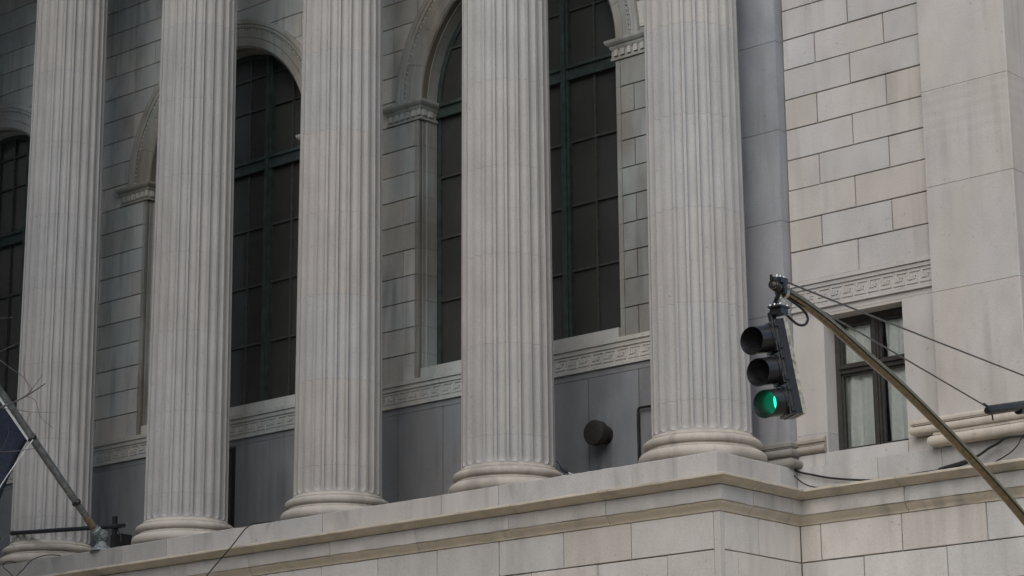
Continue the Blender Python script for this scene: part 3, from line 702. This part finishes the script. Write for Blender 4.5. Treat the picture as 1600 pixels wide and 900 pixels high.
ob('tail', MB().loops([[Vector((-1.95, -.91, 0)) + ax * s_ + sd_ * (w_ * q) + Vector((0, 0, z_ + h_ * r_)) for q, r_ in ((-1, -1), (1, -1), (1, 1), (-1, 1))] for s_, z_, w_, h_ in ((-.09, .052, .02, .010), (-.15, .034, .026, .004))], True, True, True), 'pigeon_pale', pg)
for q in (-1, 1):
    ob('leg', MB().tube([Vector((-1.95, -.91, .045)) + sd_ * .02 * q, Vector((-1.95, -.91, .0)) + sd_ * .022 * q + ax * .01], .004, 6), 'pigeon_pale', pg)

# flagpole, flag and halyard
fb = Vector((-12.78, -.86, 0)); fd = Vector((0, -.714, .700)); F0 = Vector((-12.75, -.98, .345))
fp = root('flagpole', tuple(fb), 'sloping grey flagpole in a green bronze bracket on the ledge between the columns', 'flagpole')
ob('bracket_base', MB().lathe([(.21, 0), (.20, .03), (.15, .06), (.10, .12), (.085, .17), (.11, .19), (.11, .215), (.07, .23)], (-12.76, -.83, 0), (0, 0, 1), 20), 'patina', fp, None, 30)
ob('knuckle', MB().lathe([(.04, -.12), (.085, -.11), (.10, -.06), (.10, .06), (.085, .11), (.04, .12)], (-12.76, -.86, .285), (1, 0, 0), 20), 'patina', fp, None, 35)
ob('socket', MB().lathe([(.05, -.05), (.085, .0), (.09, .06), (.105, .08), (.105, .12), (.085, .14), (.085, .17)], (-12.755, -.90, .28), tuple(fd), 20), 'patina', fp, None, 30)
ob('sleeve', MB().lathe([(.060, 0), (.068, .01), (.066, .30), (.055, .32)], F0, tuple(fd), 18), 'rust', fp, None, 30)
pole = ob('pole', MB().tube([F0 + fd * t for t in (0.28, 1.0, 2.0, 3.2, 5.2)], [.058, .068, .072, .068, .040], 16), 'flagpole', fp, None, 50)
ob('finial', MB().lathe([(.01, -.02), (.05, 0), (.085, .05), (.09, .10), (.06, .16), (.01, .18)], F0 + fd * 5.2, tuple(fd), 16), 'patina', fp, None, 50)
for t in (.62, 2.08): ob('collar', MB().lathe([(.074, 0), (.086, .01), (.086, .05), (.074, .06)], F0 + fd * t, tuple(fd), 16), 'black', fp, None, 30)
ob('cleat', MB().box(-12.70, -12.66, F0.y + fd.y * .72 - .05, F0.y + fd.y * .72 + .05, F0.z + fd.z * .72 - .10, F0.z + fd.z * .72 - .06), 'black', fp)
# flag: hoist along the pole, cloth hanging below it
h0, h1 = 2.16, 4.95; NU, NV2 = 26, 22; grid = []
for i in range(NU + 1):
    s_ = h0 + (h1 - h0) * i / NU; p0 = F0 + fd * s_ + Vector((0, -.06, -.085)); row_ = []
    for j in range(NV2 + 1):
        f = j / NV2; L = 2.3 * f
        off = Vector((.10 * math.sin(3.1 * s_ + 5 * f) * f + .05 * math.sin(9 * s_ + 2 * f) * f, -.50 * L * (1 - .25 * f) + .12 * math.sin(2.2 * s_ + 4 * f) * f, -.80 * L))
        row_.append(p0 + off)
    grid.append(row_)
mb = MB(); mb.loops(grid, False)
fl = ob('flag', mb, 'flag', None, None, 80); tag(fl, 'dark navy flag hanging from the sloping flagpole', 'flag')
sd2 = fl.modifiers.new('thickness', 'SOLIDIFY'); sd2.thickness = .006
hs = MB(); ls = []
for i in range(NU + 1):
    p0 = grid[i][0]; d_ = (grid[i][1] - grid[i][0]).normalized(); n_ = Vector((1, 0, 0))
    ls.append([p0 - d_ * .035 - n_ * .007, p0 + d_ * .02 - n_ * .007, p0 + d_ * .02 + n_ * .007, p0 - d_ * .035 + n_ * .007])
ho = ob('hoist_band', hs.loops(ls, True, True, True), 'flag_white', fl)
ka = F0 + fd * 2.12 + Vector((.06, 0, -.03))
hl = ob('halyard', MB().tube(smooth_pts([ka, ka + Vector((.02, -.28, -.36)), ka + Vector((.02, -.62, -.84)), ka + Vector((.0, -1.1, -1.62)), ka + Vector((.0, -1.3, -2.0))], 6), .010, 6), 'rope', None)
tag(hl, 'white rope hanging from the collar of the flagpole beside the flag', 'rope')

# floodlight boom beside the flagpole
lb = root('lamp_boom', (-12.45, -.70, 0), 'black horizontal boom bar on a short stand behind the flagpole bracket', 'boom')
ob('bar', MB().tube([(-15.38, -.78, .615), (-12.42, -.73, .425)], .040, 12), 'black_matt', lb, None, 50)
ob('end_cap', MB().tube([(-15.44, -.781, .619), (-15.375, -.78, .6145)], .046, 12), 'black', lb, None, 50)
ob('post', MB().box(-12.60, -12.53, -.74, -.67, .005, .62).box(-12.62, -12.30, -.735, -.675, .40, .46), 'black', lb)
ob('housing', MB().box(-12.72, -12.42, -.66, -.42, .005, .30).box(-12.69, -12.45, -.67, -.66, .04, .26), 'black', lb)
ob('lead', MB().tube(smooth_pts([(-12.5, -.70, .40), (-12.38, -.72, .25), (-12.33, -.74, .12), (-12.40, -.72, .02)], 6), .010, 6), 'black_matt', lb)

# cables on and over the ledges
def cable(pts, r_, label, mat='black_matt', name='cable'):
    return tag(ob(name, MB().tube(smooth_pts(pts, 6), r_, 6), mat, None, None, 60), label, 'cable')
cable([(.30, .86, .018), (.60, .93, .018), (.849, .99, .021), (1.052, .99, -.063), (1.276, .99, -.129), (1.554, .99, -.207), (1.94, .99, -.283), (2.375, .98, -.345), (2.7, .95, -.36)], .016, 'black cable running off the corner ledge along the plinth below the wing window')
cable([(.70, .92, .012), (.884, .97, -.015), (.971, .97, -.113), (1.081, .97, -.213), (1.214, .97, -.287), (1.393, .96, -.337), (1.60, .92, -.35)], .010, 'thinner black cable sagging below the main cable at the ledge corner')
c3 = cable([(2.95, .93, -.352), (3.15, .95, -.341), (3.465, .95, -.338), (3.571, .95, -.320), (3.884, .95, -.278), (4.093, .95, -.205), (4.251, .94, -.135), (4.406, .93, -.083), (4.61, .82, -.047), (4.859, .82, -.053), (5.6, .84, -.09), (6.4, .90, -.30)], .018, 'thick black cable with a fat sleeve looping below the pier base')
ob('sleeve', MB().tube(smooth_pts([(3.42, .95, -.342), (3.571, .95, -.318), (3.74, .95, -.298), (3.90, .95, -.272)], 5), [.02] + [.035] * 14 + [.028], 10), 'black_matt', c3, None, 50)
cable([(4.10, .90, -.362), (4.267, .95, -.350), (4.442, .95, -.296), (4.598, .95, -.226), (4.723, .93, -.143), (4.857, .82, -.08), (5.1, .82, -.04)], .009, 'thin black cable rising from the cornice to the pier base')
cable([(-8.15, -.75, .010), (-8.23, -.955, .010), (-8.30, -1.10, -.02), (-8.31, -1.40, -.107), (-8.735, -1.40, -.425), (-9.273, -1.40, -.81), (-9.9, -1.38, -1.3), (-10.6, -1.30, -1.95)], .010, 'thin black cable slanting down across the ledge between the middle columns')
cable([(-15.05, -.96, .012), (-14.95, -1.2, .0), (-14.854, -1.40, -.113), (-14.65, -1.40, -.255), (-14.46, -1.40, -.40), (-14.1, -1.40, -.75)], .009, 'thin black wire slanting to the right over the ledge below the flagpole column')
cable([(-13.75, -.955, .012), (-13.85, -1.2, .0), (-14.001, -1.40, -.094), (-14.25, -1.40, -.245), (-14.426, -1.40, -.342), (-14.9, -1.40, -.75)], .009, 'thin black wire slanting to the left over the ledge below the flagpole column')

# ------------------------------------------------------------------ traffic signal, mast arm and pole
sp_ = root('signal_pole', (9.45, -4.6, GZ), 'curved steel mast arm reaching over the street with its guy wires', 'signal pole')
ob('pole', MB().tube([(9.45, -4.6, GZ), (9.45, -4.6, GZ + 3), (9.45, -4.6, -.75)], [.16, .13, .11], 16), 'steel', sp_, None, 50)
ob('foot', MB().lathe([(.30, 0), (.30, .05), (.24, .10), (.22, .6), (.17, .68)], (9.45, -4.6, GZ + .13), (0, 0, 1), 16), 'steel', sp_, None, 30)
armp = [(9.959, -12.536, -1.415), (9.948, -12.365, -1.429), (9.924, -11.985, -1.485), (9.899, -11.597, -1.572), (9.865, -11.07, -1.721), (9.822, -10.396, -1.908), (9.772, -9.626, -2.165), (9.733, -9.013, -2.395), (9.698, -8.466, -2.612), (9.673, -8.081, -2.778), (9.60, -7.0, -3.26), (9.52, -5.7, -3.78), (9.45, -4.6, -4.10)]
ap = smooth_pts(armp, 5)
ob('arm', MB().tube(ap, (.041, .052), 20), 'steel', sp_, None, 60)
ob('arm_clamp', MB().box(9.27, 9.63, -4.78, -4.42, -4.30, -3.85), 'steel', sp_)
ob('arm_cap', MB().lathe([(.01, -.045), (.034, -.035), (.043, -.015), (.044, .045), (.039, .055)], (9.957, -12.50, -1.421), (0, 1, -.25), 20), 'black', sp_, None, 35)
ob('guy_clamp', MB().box(9.915, 9.995, -12.46, -12.36, -1.385, -1.340).box(9.935, 9.975, -12.54, -12.46, -1.378, -1.352).tube([(9.955, -12.53, -1.38), (9.955, -12.55, -1.335)], .012, 8).box(9.905, 10.005, -12.43, -12.39, -1.47, -1.385), 'black', sp_)
for k in range(3): ob('bolt', MB().lathe([(.012, 0), (.012, .02), (.004, .026)], (9.955, -12.46 + k * .05, -1.336), (0, 0, 1), 8), 'bolt', sp_)
ob('glint_band', MB().lathe([(.041, 0), (.043, .004), (.043, .03), (.041, .034)], (9.948, -12.365, -1.455), (.06, .95, -.22), 16), 'bolt', sp_)  # bright ring added for the sparkle near the arm tip
ob('guy_wire', MB().tube([(9.949, -12.38, -1.350), (9.78, -9.8, -1.362), (9.658, -7.844, -1.368), (9.45, -4.65, -1.382)], .0085, 6), 'wire', sp_)
ob('guy_wire', MB().tube([(9.949, -12.385, -1.415), (9.84, -10.6, -1.61), (9.71, -8.64, -1.825)], .0075, 6), 'wire', sp_)
gt = ob('guy_strut', MB().tube([(9.712, -8.70, -1.858), (9.71, -8.66, -1.842), (9.661, -7.886, -1.672), (9.466, -4.849, -1.063), (9.45, -4.62, -1.015)], [.030, .044, .050, .055, .055], 14), 'black', sp_, None, 50)
ob('strut_sleeve', MB().tube([(9.668, -8.02, -1.735), (9.64, -7.55, -1.64)], .048, 12), 'black', gt)
ob('strut_hook', MB().tube([(9.716, -8.76, -1.80), (9.712, -8.69, -1.81), (9.708, -8.60, -1.83)], .012, 6).tube([(9.707, -8.60, -1.87), (9.706, -8.585, -1.93)], .008, 6), 'black', gt)

# signal head: local frame, z along the lens axis, y up; swings slightly
axis = Vector((-.553, -.833, -.18)).normalized()
side = axis.cross(Vector((0, 0, 1))).normalized(); upv = side.cross(axis).normalized()
HC = Vector((9.882, -12.383, -2.10))                          # centre of the head
def HL(u, v, w): return HC + side * u + upv * v + axis * w
sg = root('traffic_signal', (9.97, -12.45, -1.62), 'black three lens traffic signal showing green, hung from the mast arm tip', 'traffic signal')
def hbox(name, u0, u1, v0, v1, w0, w1, mat='black', par=None, ch=.012):
    q = prism(rect(u0, u1, v0, v1), lambda u, v, w: tuple(HL(u, v, w)), w0, w1, ch); return ob(name, q, mat, par or sg)
SH = .268
hb = hbox('housing', -.125, .125, -1.5 * SH, 1.5 * SH, -.08, .0, ch=.018)
for k in range(3):
    vc = (1 - k) * SH
    d_ = hbox('lens_door', -.118, .118, vc - SH / 2 + .006, vc + SH / 2 - .006, .001, .024, ch=.008)
    q = (side, upv)
    def ring(r_, w, a0=0, a1=2 * math.pi, n_=28): return [HL(r_ * math.sin(a0 + (a1 - a0) * j / n_), vc + r_ * math.cos(a0 + (a1 - a0) * j / n_), w) for j in range(n_ if a1 - a0 > 6.28 else n_ + 1)]
    ln = MB().loops([ring(.100, .026), ring(.097, .045), ring(.07, .070), ring(.02, .084)], True, False, True)
    ob('lens', ln, 'lens_on' if k == 2 else 'lens_off', d_, None, 60)
    def mouth(r_, n_=28):                                     # the tunnel is cut back on the kerb side
        return [HL(r_ * math.sin(2 * math.pi * j / n_), vc + r_ * math.cos(2 * math.pi * j / n_), .182 + .056 * math.sin(2 * math.pi * j / n_)) for j in range(n_)]
    vis = MB().loops([ring(.116, .024), mouth(.117), mouth(.112), ring(.110, .024)], True)
    ob('visor', vis, 'visor', sg, None, 40)
    ob('visor_collar', MB().loops([ring(.124, .020), ring(.124, .040), ring(.116, .042)], True), 'visor', sg, None, 40)
    for v_ in (-.09, .09): hbox('hinge', -.142, -.124, vc + v_ - .02, vc + v_ + .02, -.02, .012, ch=.004)
    hbox('latch', .124, .140, vc - .02, vc + .02, -.03, .014, ch=.004)
hbox('gasket', -.127, .127, -1.5 * SH - .002, 1.5 * SH + .002, -.02, -.012, 'black_matt', None, 0)
hbox('backplate', -.132, .132, -1.5 * SH - .006, 1.5 * SH + .006, -.112, -.081, 'sunlit_edge', None, .006)  # pale colour stands for the sunlit rim of the black signal
# hanger
ob('hanger', MB().tube([HL(0, 1.5 * SH - .02, -.04), HL(0, 1.5 * SH + .08, -.04)], .035, 12).tube([HL(0, 1.5 * SH + .08, -.04), Vector((9.962, -12.45, -1.47))], .018, 10), 'black', sg, None, 40)
ob('hanger_plate', MB().box(9.89, 10.02, -12.52, -12.38, -1.605, -1.590).box(9.90, 10.01, -12.50, -12.40, -1.66, -1.606), 'black', sg)
for a, b in ((9.905, -12.50), (10.005, -12.50), (9.905, -12.40), (10.005, -12.40), (9.955, -12.51)):
    ob('bolt', MB().lathe([(.011, 0), (.011, .016), (.004, .022)], (a, b, -1.590), (0, 0, 1), 8), 'bolt', sg)
ob('shackle', MB().tube(smooth_pts([(9.962, -12.47, -1.555), (9.955, -12.43, -1.53), (9.958, -12.42, -1.50), (9.955, -12.45, -1.47)], 4), .011, 8), 'bolt', sg)
ob('feed_cable', MB().tube(smooth_pts([(9.96, -12.44, -1.64), (9.949, -12.378, -1.622), (9.935, -12.166, -1.681), (9.927, -12.03, -1.660), (9.924, -11.983, -1.595), (9.928, -12.052, -1.540), (9.938, -12.204, -1.505), (9.95, -12.33, -1.485)], 6), .011, 8), 'black_matt', sg, None, 60)

# ------------------------------------------------------------------ bare street tree, only its twig tips reach into view
tr = root('bare_tree', (3.3, -16.2, GZ), 'bare tree whose thin leafless twigs reach in front of the flagpole column', 'tree')
ob('trunk', MB().tube(smooth_pts([(3.3, -16.2, GZ), (3.28, -16.22, GZ + 2), (3.35, -16.3, -4.6), (3.3, -16.4, -3.2), (3.4, -16.5, -1.4), (3.35, -16.6, .6)], 5), (.14, .02), 12), 'twig', tr, None, 60)
tw = {'main': ([(3.33, -16.35, -3.6), (3.8, -16.6, -2.75), (4.251, -16.368, -2.381), (4.462, -16.137, -2.22), (4.55, -16.04, -2.162), (4.643, -15.947, -2.083), (4.724, -15.871, -2.005)], (.022, .005)),
 'b': ([(4.605, -15.983, -2.122), (4.656, -15.946, -2.04), (4.699, -15.915, -1.969), (4.718, -15.905, -1.931)], (.005, .0025)),
 'c': ([(4.612, -15.976, -2.117), (4.65, -15.915, -2.151), (4.655, -15.88, -2.236), (4.655, -15.864, -2.278), (4.681, -15.814, -2.33), (4.714, -15.755, -2.382)], (.004, .002)),
 'd': ([(4.30, -16.31, -2.34), (4.429, -16.179, -2.237), (4.541, -16.029, -2.232), (4.62, -15.92, -2.248), (4.746, -15.76, -2.242)], (.004, .002)),
 'e': ([(4.577, -15.934, -2.378), (4.589, -15.94, -2.308), (4.612, -15.927, -2.259)], (.002, .003)),
 'f': ([(3.35, -16.45, -2.2), (4.0, -16.5, -1.72), (4.465, -16.301, -1.762), (4.519, -16.204, -1.827), (4.572, -16.105, -1.902), (4.618, -16.023, -1.963), (4.637, -15.957, -2.078)], (.010, .002)),
 'g': ([(4.647, -15.952, -2.056), (4.626, -16.008, -1.973), (4.63, -16.036, -1.883), (4.652, -16.054, -1.761)], (.003, .0015)),
 'h': ([(3.33, -16.35, -3.4), (3.9, -16.4, -2.8), (4.35, -16.164, -2.591), (4.414, -16.08, -2.588), (4.496, -15.975, -2.578), (4.607, -15.84, -2.546)], (.010, .003)),
 'i': ([(4.1, -16.48, -1.73), (4.46, -16.295, -1.784), (4.531, -16.217, -1.753), (4.596, -16.148, -1.706), (4.648, -16.097, -1.661)], (.006, .002)),
 'j': ([(4.30, -16.19, -2.60), (4.356, -16.13, -2.605), (4.415, -16.08, -2.582), (4.469, -16.049, -2.458), (4.485, -16.052, -2.383)], (.004, .002)),
 'k': ([(3.38, -16.5, -1.5), (4.0, -16.5, -1.42), (4.514, -16.356, -1.461), (4.575, -16.267, -1.477), (4.641, -16.183, -1.467)], (.009, .002)),
 'l': ([(3.33, -16.3, -4.2), (3.9, -16.2, -3.5), (4.304, -16.021, -3.303), (4.345, -15.964, -3.318), (4.37, -15.938, -3.29), (4.39, -15.896, -3.353), (4.406, -15.867, -3.384)], (.010, .002))}
for k_, (pts, r_) in tw.items(): ob('twig', MB().tube(smooth_pts(pts, 4), (r_[0] * .75, r_[1] * .75), 6), 'twig', tr, None, 60)
